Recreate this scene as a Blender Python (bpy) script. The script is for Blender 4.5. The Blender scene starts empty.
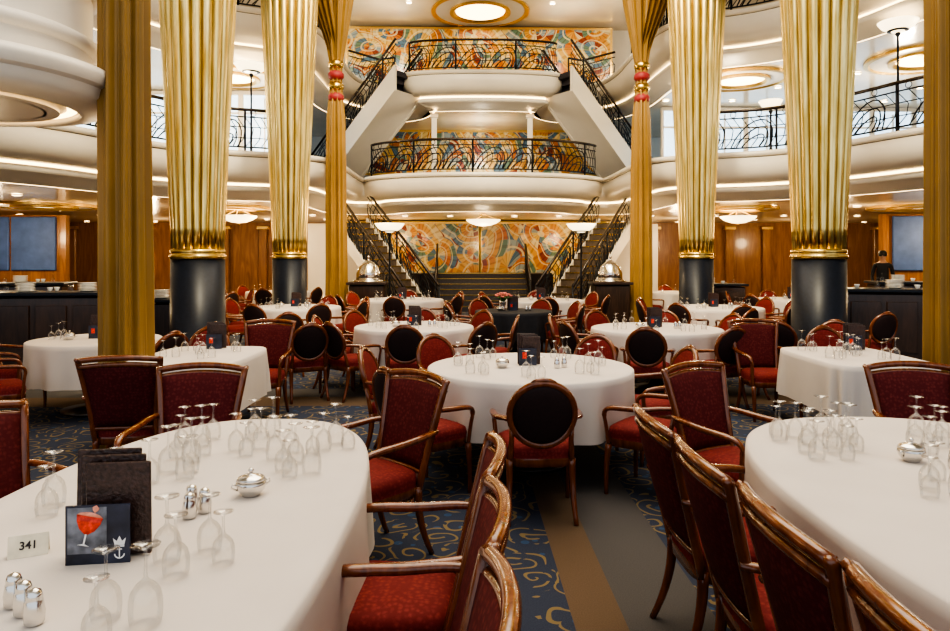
import bpy, math, random
from mathutils import Vector, Matrix
random.seed(5)
sin,cos,pi=math.sin,math.cos,math.pi
scene=bpy.context.scene; coll=scene.collection
TH=math.atan(13/700)
def W(cx,d): return (-.63+cx*cos(TH)+d*sin(TH), -cx*sin(TH)+d*cos(TH))

# ---------------------------------------------------------------- materials
def base(name):
    m=bpy.data.materials.new(name); m.use_nodes=True
    nt=m.node_tree; b=nt.nodes['Principled BSDF']; return m,nt,b
def mat(name,col,rough=.5,metal=0,var=.12,scale=25,bump=0,emit=None,es=0,coat=0,spec=.5,sheen=0):
    m,nt,b=base(name)
    tc=nt.nodes.new('ShaderNodeTexCoord'); n=nt.nodes.new('ShaderNodeTexNoise')
    n.inputs['Scale'].default_value=scale; n.inputs['Detail'].default_value=3
    nt.links.new(tc.outputs['Object'],n.inputs['Vector'])
    r=nt.nodes.new('ShaderNodeValToRGB')
    r.color_ramp.elements[0].color=(*[c*(1-var) for c in col],1)
    r.color_ramp.elements[1].color=(*[min(1,c*(1+var)) for c in col],1)
    r.color_ramp.elements[0].position=.3; r.color_ramp.elements[1].position=.7
    nt.links.new(n.outputs['Fac'],r.inputs['Fac']); nt.links.new(r.outputs['Color'],b.inputs['Base Color'])
    b.inputs['Roughness'].default_value=rough; b.inputs['Metallic'].default_value=metal
    b.inputs['Coat Weight'].default_value=coat; b.inputs['Specular IOR Level'].default_value=spec
    b.inputs['Sheen Weight'].default_value=sheen
    if bump:
        bp=nt.nodes.new('ShaderNodeBump'); bp.inputs['Strength'].default_value=bump; bp.inputs['Distance'].default_value=.01
        nt.links.new(n.outputs['Fac'],bp.inputs['Height']); nt.links.new(bp.outputs['Normal'],b.inputs['Normal'])
    if emit:
        b.inputs['Emission Color'].default_value=(*emit,1); b.inputs['Emission Strength'].default_value=es
    return m
def fabric(name,c0,c1,scale):
    m,nt,b=base(name); N=nt.nodes.new; L=nt.links.new
    tc=N('ShaderNodeTexCoord'); v=N('ShaderNodeTexVoronoi'); v.inputs['Scale'].default_value=scale; v.inputs['Randomness'].default_value=.7
    n=N('ShaderNodeTexNoise'); n.inputs['Scale'].default_value=90
    L(tc.outputs['Object'],v.inputs['Vector']); L(tc.outputs['Object'],n.inputs['Vector'])
    ad=N('ShaderNodeMath'); ad.operation='MULTIPLY_ADD'; ad.inputs[1].default_value=.9; L(n.outputs['Fac'],ad.inputs[0]); L(v.outputs['Distance'],ad.inputs[2])
    r=N('ShaderNodeValToRGB'); r.color_ramp.elements[0].color=(*c1,1); r.color_ramp.elements[1].color=(*c0,1); r.color_ramp.elements[0].position=.45; r.color_ramp.elements[1].position=1.0
    L(ad.outputs[0],r.inputs['Fac']); L(r.outputs[0],b.inputs['Base Color']); b.inputs['Roughness'].default_value=.8; b.inputs['Specular IOR Level'].default_value=.25
    return m
def wood(name,c0,c1,rough=.25,sc=6,coat=.5):
    m,nt,b=base(name)
    tc=nt.nodes.new('ShaderNodeTexCoord'); mp=nt.nodes.new('ShaderNodeMapping'); mp.inputs['Scale'].default_value=(sc,sc,sc*.15)
    n=nt.nodes.new('ShaderNodeTexNoise'); n.inputs['Scale'].default_value=3; n.inputs['Detail'].default_value=5; n.inputs['Distortion'].default_value=1.5
    r=nt.nodes.new('ShaderNodeValToRGB'); r.color_ramp.elements[0].color=(*c0,1); r.color_ramp.elements[1].color=(*c1,1)
    r.color_ramp.elements[0].position=.3; r.color_ramp.elements[1].position=.7
    nt.links.new(tc.outputs['Object'],mp.inputs['Vector']); nt.links.new(mp.outputs['Vector'],n.inputs['Vector'])
    nt.links.new(n.outputs['Fac'],r.inputs['Fac']); nt.links.new(r.outputs['Color'],b.inputs['Base Color'])
    b.inputs['Roughness'].default_value=rough; b.inputs['Coat Weight'].default_value=coat; b.inputs['Coat Roughness'].default_value=.1
    return m
M={}
M['wood']=wood('chair_wood',(.11,.028,.008),(.25,.072,.020),.2,6,.6)
M['wall_wood']=wood('panel_wood',(.26,.11,.04),(.44,.21,.08),.3,2,.3)
M['darkwood']=wood('dark_wood',(.018,.010,.007),(.05,.025,.015),.3,4)
M['burg']=fabric('burgundy_cloth',(.095,.012,.013),(.16,.028,.025),45)
M['red']=fabric('red_cloth',(.17,.020,.018),(.27,.042,.034),45)
M['darkback']=mat('dark_back_cloth',(.022,.006,.006),.7,var=.2,scale=60)
M['cloth']=mat('white_tablecloth',(.68,.615,.555),.85,var=.04,scale=2.5,bump=.12)
M['blackcloth']=mat('black_tablecloth',(.02,.02,.025),.8)
M['white']=mat('cream_paint',(.86,.79,.67),.35,var=.03,scale=1.5)
M['soffit']=mat('soffit_paint',(.82,.70,.52),.2,var=.05,scale=1.2,coat=.3)
M['goldtrim']=mat('gold_trim',(.75,.50,.16),.3,.9,var=.1)
M['ring']=mat('gold_ring',(.60,.42,.14),.25,.95)
M['blackbase']=mat('blue_black_enamel',(.008,.011,.020),.4,var=.2,spec=.35)
M['iron']=mat('black_iron',(.02,.022,.028),.3,.6)
M['rail']=mat('dark_handrail',(.045,.03,.022),.25,.2,coat=.4)
M['silver']=mat('polished_silver',(.75,.73,.70),.18,1,var=.05)
M['drape']=mat('gold_velvet',(.27,.15,.028),.45,var=.12,scale=2,sheen=.1)
M['tiered']=mat('red_tassel',(.28,.025,.03),.6)
M['bowl']=mat('alabaster_bowl',(.9,.8,.62),.4,var=.1,scale=12,emit=(1,.80,.48),es=2.2)
M['down']=mat('downlight_glow',(1,.9,.7),.4,emit=(1,.86,.6),es=16)
M['cove']=mat('cove_glow',(1,.85,.6),.4,emit=(1,.70,.34),es=4.5)
M['day']=mat('daylight_glow_pane',(.8,.9,1),.6,var=.04,scale=3,emit=(.55,.78,1),es=1.25)  # pane emission stands in for daylight behind the windows
M['bluepanel']=mat('blue_panel',(.08,.15,.40),.6,var=.15,scale=4)
M['step']=mat('stair_carpet',(.045,.04,.05),.8,var=.3)
M['tread']=mat('stair_tread',(.12,.085,.06),.5,var=.3,scale=8)
M['leather']=mat('brown_leather',(.055,.03,.025),.3,var=.5,scale=90,bump=.4)
M['navy']=mat('navy_print',(.03,.035,.06),.35,var=.5,scale=14)
M['printgrey']=mat('grey_print',(.16,.17,.20),.4,var=.7,scale=22)
M['printred']=mat('red_print',(.75,.05,.02),.35,var=.5,scale=70)
M['printpink']=mat('pink_print',(.85,.32,.22),.4,var=.3,scale=60)
M['printwhite']=mat('white_print',(.85,.85,.85),.5)
M['card']=mat('ivory_card',(.80,.72,.55),.5)
M['ink']=mat('dark_ink',(.03,.02,.02),.5)
M['china']=mat('white_china',(.85,.84,.80),.15,var=.02,coat=.4)
M['skin']=mat('skin_tone',(.50,.28,.18),.55)
M['hair']=mat('black_hair',(.015,.012,.01),.5)
M['suit']=mat('black_jacket',(.015,.015,.02),.7)
M['petal']=mat('flower_petal',(.75,.20,.16),.5,var=.5,scale=40)
M['leaf']=mat('green_leaf',(.06,.16,.03),.5,var=.5)

def goldcol():
    m,nt,b=base('gold_leaf_column'); N=nt.nodes.new; L=nt.links.new
    tc=N('ShaderNodeTexCoord'); mp=N('ShaderNodeMapping'); mp.inputs['Scale'].default_value=(9,9,.8)
    n=N('ShaderNodeTexNoise'); n.inputs['Scale'].default_value=2; n.inputs['Detail'].default_value=4
    L(tc.outputs['Object'],mp.inputs['Vector']); L(mp.outputs['Vector'],n.inputs['Vector'])
    r=N('ShaderNodeValToRGB'); r.color_ramp.elements[0].color=(.62,.44,.12,1); r.color_ramp.elements[1].color=(1,.82,.38,1)
    r.color_ramp.elements[0].position=.3;r.color_ramp.elements[1].position=.68
    L(n.outputs['Fac'],r.inputs['Fac'])
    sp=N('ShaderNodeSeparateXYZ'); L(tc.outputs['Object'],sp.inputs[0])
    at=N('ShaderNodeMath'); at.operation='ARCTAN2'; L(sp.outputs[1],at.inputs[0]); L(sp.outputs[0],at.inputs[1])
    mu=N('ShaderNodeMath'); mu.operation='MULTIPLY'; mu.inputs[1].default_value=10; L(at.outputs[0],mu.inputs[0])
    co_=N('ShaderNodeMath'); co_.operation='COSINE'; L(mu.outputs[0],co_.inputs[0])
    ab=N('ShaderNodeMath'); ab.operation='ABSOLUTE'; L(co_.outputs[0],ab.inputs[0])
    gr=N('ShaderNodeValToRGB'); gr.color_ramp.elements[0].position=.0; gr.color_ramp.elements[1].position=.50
    gr.color_ramp.elements[0].color=(.20,.12,.025,1); gr.color_ramp.elements[1].color=(1,1,1,1); L(ab.outputs[0],gr.inputs['Fac'])  # groove shade multiplied into the gold along every flute
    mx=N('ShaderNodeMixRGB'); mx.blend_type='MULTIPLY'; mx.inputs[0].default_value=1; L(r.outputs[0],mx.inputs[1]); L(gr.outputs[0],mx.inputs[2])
    L(mx.outputs[0],b.inputs['Base Color'])
    b.inputs['Metallic'].default_value=1; b.inputs['Roughness'].default_value=.30
    return m
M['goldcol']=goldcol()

def glassmat(name,tint,add=.02,mul=1.0,rough=.02):
    m=bpy.data.materials.new(name); m.use_nodes=True; nt=m.node_tree; nt.nodes.clear()
    o=nt.nodes.new('ShaderNodeOutputMaterial'); mx=nt.nodes.new('ShaderNodeMixShader'); t=nt.nodes.new('ShaderNodeBsdfTransparent'); g=nt.nodes.new('ShaderNodeBsdfGlossy')
    t.inputs['Color'].default_value=(*tint,1); g.inputs['Roughness'].default_value=rough
    lw=nt.nodes.new('ShaderNodeFresnel'); lw.inputs['IOR'].default_value=1.4
    ma=nt.nodes.new('ShaderNodeMath'); ma.operation='MULTIPLY_ADD'; ma.inputs[1].default_value=mul; ma.inputs[2].default_value=add; ma.use_clamp=True
    nt.links.new(lw.outputs[0],ma.inputs[0]); nt.links.new(ma.outputs[0],mx.inputs['Fac'])
    nt.links.new(t.outputs[0],mx.inputs[1]); nt.links.new(g.outputs[0],mx.inputs[2]); nt.links.new(mx.outputs[0],o.inputs['Surface'])
    return m
M['glass']=glassmat('clear_glass',(.975,.975,.97),.05,.45,.09)

def mural():
    m,nt,b=base('abstract_mural'); N=nt.nodes.new; L=nt.links.new
    tc=N('ShaderNodeTexCoord')
    n=N('ShaderNodeTexNoise'); n.inputs['Scale'].default_value=.55; n.inputs['Detail'].default_value=1
    L(tc.outputs['Object'],n.inputs['Vector'])
    add=N('ShaderNodeMixRGB'); add.blend_type='ADD'; add.inputs[0].default_value=2.0
    L(tc.outputs['Object'],add.inputs[1]); L(n.outputs['Color'],add.inputs[2])
    mp=N('ShaderNodeMapping'); mp.inputs['Scale'].default_value=(1,.01,1); L(add.outputs[0],mp.inputs['Vector'])
    def mt(op,a,c=None):
        x=N('ShaderNodeMath'); x.operation=op
        for i,q in enumerate((a,c)):
            if q is None: continue
            if isinstance(q,(int,float)): x.inputs[i].default_value=q
            else: L(q,x.inputs[i])
        return x.outputs[0]
    v=N('ShaderNodeTexVoronoi'); v.inputs['Scale'].default_value=.85; L(mp.outputs[0],v.inputs['Vector'])
    s=N('ShaderNodeSeparateColor'); L(v.outputs['Color'],s.inputs[0])
    sc=N('ShaderNodeVectorMath'); sc.operation='SCALE'; sc.inputs['Scale'].default_value=.85; L(mp.outputs[0],sc.inputs[0])
    su=N('ShaderNodeVectorMath'); su.operation='SUBTRACT'; L(mp.outputs[0],su.inputs[0]); L(v.outputs['Position'],su.inputs[1])
    sp=N('ShaderNodeSeparateXYZ'); L(su.outputs[0],sp.inputs[0]); an=mt('ARCTAN2',sp.outputs[2],sp.outputs[0])
    d=v.outputs['Distance']
    sector=mt('MULTIPLY',mt('FLOOR',mt('MULTIPLY',an,1.6)),.37)
    ringi=mt('MULTIPLY',mt('FLOOR',mt('MULTIPLY',d,5.5)),.23)
    val=mt('FRACT',mt('ADD',mt('ADD',ringi,sector),s.outputs[0]))
    r=N('ShaderNodeValToRGB'); r.color_ramp.interpolation='CONSTANT'
    cs=[(0,(.80,.50,.12)),(.12,(.62,.20,.04)),(.22,(.85,.70,.38)),(.33,(.12,.22,.32)),(.44,(.78,.40,.07)),(.54,(.30,.06,.03)),(.62,(.80,.60,.22)),(.72,(.16,.26,.18)),(.80,(.70,.30,.06)),(.90,(.36,.44,.46))]
    while len(r.color_ramp.elements)<len(cs): r.color_ramp.elements.new(.5)
    for e,(p,cc) in zip(r.color_ramp.elements,cs): e.position=p; e.color=(*cc,1)
    L(val,r.inputs['Fac'])
    line=mt('GREATER_THAN',mt('SINE',mt('MULTIPLY',d,34.5)),.86)
    ray=mt('GREATER_THAN',mt('SINE',mt('MULTIPLY',an,20.0)),.6)
    m1=N('ShaderNodeMixRGB'); m1.blend_type='MULTIPLY'; L(mt('MULTIPLY',ray,.45),m1.inputs[0]); L(r.outputs[0],m1.inputs[1]); m1.inputs[2].default_value=(.5,.35,.25,1)
    m2=N('ShaderNodeMixRGB'); L(mt('MULTIPLY',line,.7),m2.inputs[0]); L(m1.outputs[0],m2.inputs[1]); m2.inputs[2].default_value=(.9,.78,.45,1)
    L(m2.outputs[0],b.inputs['Base Color']); b.inputs['Roughness'].default_value=.25; b.inputs['Coat Weight'].default_value=.2
    return m
M['mural']=mural()

def carpet():
    m,nt,b=base('swirl_carpet')
    N=nt.nodes.new; L=nt.links.new
    geo=N('ShaderNodeNewGeometry'); sp=N('ShaderNodeSeparateXYZ'); L(geo.outputs['Position'],sp.inputs[0])
    def math_(op,a,b_=None):
        n=N('ShaderNodeMath'); n.operation=op
        for i,x in enumerate([a,b_]):
            if x is None: continue
            if isinstance(x,(int,float)): n.inputs[i].default_value=x
            else: L(x,n.inputs[i])
        return n.outputs[0]
    def band(v,a,b_): return math_('MULTIPLY',math_('GREATER_THAN',v,a),math_('LESS_THAN',v,b_))
    nz=N('ShaderNodeTexNoise'); nz.inputs['Scale'].default_value=2.2; L(geo.outputs['Position'],nz.inputs['Vector'])
    v=N('ShaderNodeTexVoronoi'); v.inputs['Scale'].default_value=4.2; v.inputs['Randomness'].default_value=.8
    wv=N('ShaderNodeMixRGB'); wv.blend_type='ADD'; wv.inputs[0].default_value=.3; L(geo.outputs['Position'],wv.inputs[1]); L(nz.outputs['Color'],wv.inputs[2]); L(wv.outputs[0],v.inputs['Vector'])
    sub=N('ShaderNodeVectorMath'); sub.operation='SUBTRACT'
    L(wv.outputs[0],sub.inputs[0]); L(v.outputs['Position'],sub.inputs[1])
    s2=N('ShaderNodeSeparateXYZ'); L(sub.outputs[0],s2.inputs[0])
    ang=math_('ARCTAN2',s2.outputs[1],s2.outputs[0])
    ph=math_('ADD',math_('MULTIPLY',v.outputs['Distance'],22.0),ang)
    sw=math_('SINE',ph)
    line=math_('MULTIPLY',math_('GREATER_THAN',sw,.74),math_('LESS_THAN',v.outputs['Distance'],.66))
    n2=N('ShaderNodeTexNoise'); n2.inputs['Scale'].default_value=6; L(geo.outputs['Position'],n2.inputs['Vector'])
    line=math_('MULTIPLY',line,math_('GREATER_THAN',n2.outputs['Fac'],.42))
    fib=N('ShaderNodeTexNoise'); fib.inputs['Scale'].default_value=160; L(geo.outputs['Position'],fib.inputs['Vector'])
    rb=N('ShaderNodeValToRGB'); rb.color_ramp.elements[0].color=(.022,.028,.048,1); rb.color_ramp.elements[1].color=(.075,.088,.13,1); L(fib.outputs['Fac'],rb.inputs['Fac'])
    def mix(f,a,c):
        x=N('ShaderNodeMixRGB'); L(f,x.inputs[0]); 
        if isinstance(a,tuple): x.inputs[1].default_value=(*a,1)
        else: L(a,x.inputs[1])
        if isinstance(c,tuple): x.inputs[2].default_value=(*c,1)
        else: L(c,x.inputs[2])
        return x.outputs[0]
    c=mix(line,rb.outputs[0],(.22,.165,.085))
    v3=N('ShaderNodeTexVoronoi'); v3.inputs['Scale'].default_value=8; L(geo.outputs['Position'],v3.inputs['Vector'])
    c=mix(math_('MULTIPLY',math_('LESS_THAN',v3.outputs['Distance'],.2),math_('SUBTRACT',1.0,line)),c,(.05,.09,.17))
    x,y=sp.outputs[0],sp.outputs[1]
    nearx=math_('LESS_THAN',y,8.6)
    grey=N('ShaderNodeValToRGB'); grey.color_ramp.elements[0].color=(.07,.065,.065,1); grey.color_ramp.elements[1].color=(.13,.12,.115,1); L(fib.outputs['Fac'],grey.inputs['Fac'])
    tan=N('ShaderNodeValToRGB'); tan.color_ramp.elements[0].color=(.11,.074,.048,1); tan.color_ramp.elements[1].color=(.18,.125,.085,1); L(fib.outputs['Fac'],tan.inputs['Fac'])
    c=mix(math_('MULTIPLY',band(x,.09,.50),nearx),c,grey.outputs[0])
    c=mix(math_('MULTIPLY',band(x,-.14,.09),nearx),c,tan.outputs[0])
    c=mix(band(y,8.1,8.6),c,grey.outputs[0]); c=mix(band(y,7.6,8.1),c,tan.outputs[0])
    L(c,b.inputs['Base Color']); b.inputs['Roughness'].default_value=.95; b.inputs['Specular IOR Level'].default_value=.15
    return m
M['carpet']=carpet()

# ---------------------------------------------------------------- mesh builder
class MB:
    def __init__(s): s.v=[];s.f=[];s.m=[];s.sm=[]
    def add(s,vs,fs,mi=0,sm=True,X=None):
        o=len(s.v)
        s.v+= [tuple(X@Vector(p)) for p in vs] if X else [tuple(p) for p in vs]
        for f in fs: s.f.append([i+o for i in f]); s.m.append(mi); s.sm.append(sm)
    def box(s,c,z,mi=0,X=None,bev=0):
        hx,hy,hz=z[0]/2,z[1]/2,z[2]/2
        if bev<=0:
            vs=[(c[0]+i*hx,c[1]+j*hy,c[2]+k*hz) for i in(-1,1) for j in(-1,1) for k in(-1,1)]
            fs=[(0,1,3,2),(4,6,7,5),(0,4,5,1),(2,3,7,6),(0,2,6,4),(1,5,7,3)]
            s.add(vs,fs,mi,False,X)
        else:
            b=bev
            rings=[(hx-b,hy-b,-hz),(hx,hy,-hz+b),(hx,hy,hz-b),(hx-b,hy-b,hz)]
            vs=[];fs=[]
            for ax,ay,az in rings:
                q=b if ax==hx else b*.3
                pts=[(ax-q,ay),(ax,ay-q),(ax,-ay+q),(ax-q,-ay),(-ax+q,-ay),(-ax,-ay+q),(-ax,ay-q),(-ax+q,ay)]
                vs+=[(c[0]+px,c[1]+py,c[2]+az) for px,py in pts]
            for r in range(3):
                for i in range(8):
                    j=(i+1)%8; fs.append((r*8+i,(r+1)*8+i,(r+1)*8+j,r*8+j))
            fs.append(tuple(range(8))); fs.append(tuple(range(31,23,-1)))
            s.add(vs,fs,mi,False,X)
    def lathe(s,prof,n=24,mi=0,c=(0,0,0),fn=None,X=None,sm=True,sx=1,sy=1,close=True):
        vs=[];fs=[]
        for r,z in prof:
            for i in range(n):
                a=2*pi*i/n; rr=r*(fn(a,z) if fn else 1)
                vs.append((c[0]+rr*cos(a)*sx,c[1]+rr*sin(a)*sy,c[2]+z))
        for k in range(len(prof)-1):
            for i in range(n):
                j=(i+1)%n; fs.append((k*n+i,k*n+j,(k+1)*n+j,(k+1)*n+i))
        if close:
            if prof[0][0]>1e-4: fs.append(tuple(reversed(range(n))))
            if prof[-1][0]>1e-4: fs.append(tuple(range((len(prof)-1)*n,len(prof)*n)))
        s.add(vs,fs,mi,sm,X)
    def tube(s,path,r,n=8,mi=0,closed=False,flat=1.0,up=(0,0,1),X=None):
        P=[Vector(p) for p in path]; k=len(P); up=Vector(up)
        vs=[];fs=[]
        for i,p in enumerate(P):
            if closed: t=(P[(i+1)%k]-P[i-1])
            else: t=P[min(i+1,k-1)]-P[max(i-1,0)]
            t.normalize(); a=t.cross(up)
            if a.length<1e-3: a=t.cross(Vector((0,1,0)))
            a.normalize(); b=a.cross(t)
            rr=r[i] if isinstance(r,(list,tuple)) else r
            for j in range(n):
                q=2*pi*j/n; vs.append(p+a*cos(q)*rr+b*sin(q)*rr*flat)
        for i in range(k if closed else k-1):
            for j in range(n):
                jj=(j+1)%n; i2=(i+1)%k
                fs.append((i*n+j,i*n+jj,i2*n+jj,i2*n+j))
        if not closed: fs.append(tuple(reversed(range(n)))); fs.append(tuple(range((k-1)*n,k*n)))
        s.add([tuple(v) for v in vs],fs,mi,True,X)
    def slab(s,fn,nu,nv,th,mi_f=0,mi_b=0,crown=.012):
        vs=[]
        for side in(1,-1):
            for j in range(nv+1):
                for i in range(nu+1):
                    u=-1+2*i/nu; v=j/nv; p=fn(u,v); e=(1-u**4)*(1-(2*v-1)**4)
                    vs.append((p[0],p[1]+side*(th+crown*e),p[2]))
        w=nu+1; o=w*(nv+1)
        F=[];B=[];S=[]
        for j in range(nv):
            for i in range(nu):
                a=j*w+i
                F.append((a+1,a,a+w,a+w+1)); B.append((o+a,o+a+1,o+a+w+1,o+a+w))
        for i in range(nu):
            S.append((i,i+1,o+i+1,o+i)); a=nv*w+i; S.append((a+1,a,o+a,o+a+1))
        for j in range(nv):
            a=j*w; S.append((a+w,a,o+a,o+a+w)); a=j*w+nu; S.append((a,a+w,o+a+w,o+a))
        n0=len(s.v); s.v+=vs
        for L_,mi in((F,mi_f),(B,mi_b),(S,mi_b)):
            for f in L_: s.f.append([n0+q for q in f]); s.m.append(mi); s.sm.append(True)
    def mesh(s,name,mats):
        me=bpy.data.meshes.new(name); me.from_pydata(s.v,[],s.f)
        for k in mats: me.materials.append(M[k])
        me.polygons.foreach_set('material_index',s.m); me.polygons.foreach_set('use_smooth',s.sm)
        me.update(); return me

def setp(o,label=None,cat=None,group=None,kind=None):
    if label: o['label']=label
    if cat: o['category']=cat
    if group: o['group']=group
    if kind: o['kind']=kind
def obj(name,me,loc=(0,0,0),rot=0,parent=None,scale=1,**k):
    o=bpy.data.objects.new(name,me); coll.objects.link(o)
    o.location=loc; o.rotation_euler=rot if isinstance(rot,(tuple,list)) else (0,0,rot)
    o.scale=scale if isinstance(scale,(tuple,list)) else (scale,)*3
    if parent: o.parent=parent
    setp(o,**k); return o
def place(tpl,name,loc,rot=0,scale=1,**k):
    e=obj(name,None,loc,rot,scale=scale,**k); e.empty_display_size=.1
    made=[]
    for pn,me,pl,par,lab in tpl:
        o=obj(pn,me,pl,0,parent=(made[par] if par is not None else e))
        if lab: o['label']=lab
        made.append(o)
    return e

# ---------------------------------------------------------------- chairs
def leg_mesh(p0,p1,p2,r0,r1):
    b=MB(); pts=[];rs=[]
    for i in range(9):
        t=i/8; q=[(1-t)**2*p0[k]+2*t*(1-t)*p1[k]+t*t*p2[k] for k in range(3)]
        pts.append(tuple(q)); rs.append(r0+(r1-r0)*t)
    b.tube(pts,rs,8,up=(0,1,0)); return b.mesh('leg',['wood'])
def seat_mesh(red):
    b=MB(); n=32; vs=[]
    rings=[(.90,.345,1),(1,.35,1),(1.0,.405,1),(.99,.41,0),(1.01,.435,0),(.98,.47,0),(.85,.49,0),(.5,.50,0),(.05,.505,0)]
    def ring(sc,z):
        out=[]
        for i in range(n):
            a=2*pi*i/n; c,s_=cos(a),sin(a); e=.45
            x=math.copysign(abs(c)**e,c)*.245*sc; y=math.copysign(abs(s_)**e,s_)*.24*sc
            x*=1+.10*(y/.245); out.append((x,y,z))
        return out
    for sc,z,_ in rings: vs+=ring(sc,z)
    b.v=list(vs)
    for k in range(len(rings)-1):
        mi=0 if k<2 else 1
        for i in range(n):
            j=(i+1)%n; b.f.append([k*n+i,k*n+j,(k+1)*n+j,(k+1)*n+i]); b.m.append(mi); b.sm.append(True)
    b.f.append(list(reversed(range(n)))); b.m.append(0); b.sm.append(False)
    o=(len(rings)-1)*n; b.f.append([o+i for i in range(n)]); b.m.append(1); b.sm.append(True)
    return b.mesh('seat',['wood',red])
def arm_mesh(sx,ystart,zs,xs):
    b=MB()
    pts=[(xs,ystart,zs),(xs+.03,ystart+.09,zs-.005),(.278,-.08,zs-.02),(.288,.06,zs-.025),(.288,.15,zs-.03),(.282,.205,zs-.045),(.275,.225,zs-.085),(.268,.215,zs-.14),(.262,.205,.44),(.255,.20,.37)]
    P=[Vector(p) for p in pts]
    for _ in range(2):
        Q=[P[0]]
        for a,c in zip(P,P[1:]): Q+= [a*.75+c*.25,a*.25+c*.75]
        Q.append(P[-1]); P=Q
    n=len(P); rs=[.018+.008*sin(pi*min(1,i/(n*.62))) for i in range(n)]
    b.tube([(p.x*sx,p.y,p.z) for p in P],rs,8,flat=.75,up=(0,0,1) )
    return b.mesh('armrest',['wood'])
def legs():
    return [('leg',leg_mesh((.245,.20,.36),(.25,.225,.2),(.245,.22,0),.026,.015),(0,0,0),None,None),
            ('leg',leg_mesh((-.245,.20,.36),(-.25,.225,.2),(-.245,.22,0),.026,.015),(0,0,0),None,None),
            ('leg',leg_mesh((.20,-.21,.40),(.20,-.20,.2),(.215,-.30,0),.026,.015),(0,0,0),None,None),
            ('leg',leg_mesh((-.20,-.21,.40),(-.20,-.20,.2),(-.215,-.30,0),.026,.015),(0,0,0),None,None)]
def fnA(u,v):
    x=u*(.21+.06*v**1.5); y=-.225-.13*v-.045*(1-u*u)*(.4+.6*v); z=.44+.53*v+.022*(1-u*u)*v
    return (x,y,z)
def armchair():
    T=[]
    b=MB()
    for s_ in(1,-1):
        b.tube([(s_*.20,-.21,.36)]+[fnA(s_,t/8) for t in range(0,9)]+[(s_*.282,-.372,.985)],[.022]*9+[.020,.011],8,flat=1.0,up=(0,1,0))
    b.tube([fnA(u/8,1.0) for u in range(-8,9)],[.021]*17,8,flat=1.0,up=(0,0,1))
    b.tube([(p[0],p[1],p[2]-.03) for p in [fnA(u/8,.97) for u in range(-8,9)]],[.018]*17,8)
    b.tube([fnA(u/8*.98,.06) for u in range(-8,9)],.016,8)
    T.append(('backrest',b.mesh('backrest',['wood']),(0,0,0),None,None))
    p=MB(); p.slab(lambda u,v:fnA(u*.93,.09+v*.83),10,10,.012,0,0,.016)
    T.append(('back_cushion',p.mesh('back_cushion',['burg']),(0,0,0),0,None))
    T.append(('seat',seat_mesh('red'),(0,0,0),None,None))
    T.append(('armrest',arm_mesh(1,-.31,.70,.240),(0,0,0),None,None))
    T.append(('armrest',arm_mesh(-1,-.31,.70,.240),(0,0,0),None,None))
    return T+legs()
def ovalchair():
    T=[]; b=MB()
    def ov(a,sc=1.0): 
        z=.70+.205*sc*sin(a); x=.205*sc*cos(a)
        y=-.27-.22*(z-.70)-.035*(1-(x/.22)**2)
        return (x,y,z)
    n=36
    b.tube([ov(2*pi*i/n) for i in range(n)],.023,8,closed=True,up=(0,1,0))
    for s_ in(1,-1):
        b.tube([(s_*.20,-.21,.37),(s_*.195,-.225,.45),(s_*.19,-.24,.52),ov(-.35 if s_>0 else pi+.35)],[.022,.019,.017,.015],8,up=(0,1,0))
    b.tube([ov(pi/2+q,1.1) for q in(-.35,-.2,0,.2,.35)],[.006,.014,.017,.014,.006],8)
    T.append(('backrest',b.mesh('backrest',['wood']),(0,0,0),None,None))
    p=MB()
    for side,mi in((1,0),(-1,1)):
        vs=[];fs=[]
        R=[1,.97,.85,.6,.3,.02]
        for k,sc in enumerate(R):
            for i in range(n):
                q=ov(2*pi*i/n,sc*.95); e=[0,.010,.018,.024,.026,.027][k]
                vs.append((q[0],q[1]+side*(.004+e),q[2]))
        for k in range(len(R)-1):
            for i in range(n):
                j=(i+1)%n; f=(k*n+i,k*n+j,(k+1)*n+j,(k+1)*n+i); fs.append(f if side<0 else tuple(reversed(f)))
        f=tuple((len(R)-1)*n+i for i in range(n)); fs.append(f if side<0 else tuple(reversed(f)))
        p.add(vs,fs,mi)
    T.append(('back_cushion',p.mesh('back_cushion',['red','darkback']),(0,0,0),0,None))
    T.append(('seat',seat_mesh('red'),(0,0,0),None,None))
    T.append(('armrest',arm_mesh(1,-.26,.66,.205),(0,0,0),None,None))
    T.append(('armrest',arm_mesh(-1,-.26,.66,.205),(0,0,0),None,None))
    return T+legs()
ARM=armchair(); OVAL=ovalchair()
def chair(kind,cx,d,fx,fy,group,scale=.95,label=None):
    x,y=W(cx,d); rot=math.atan2(-fx,fy)-TH
    if kind=='A':
        return place(ARM,'dining_armchair',(x,y,0),rot,scale,label=label or "wooden armchair with scooped burgundy upholstered back beside a dining table",cat="chair",group=group)
    return place(OVAL,'dining_armchair',(x,y,0),rot,scale,label=label or "oval-back wooden armchair with red seat at a round table",cat="chair",group=group)

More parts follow.
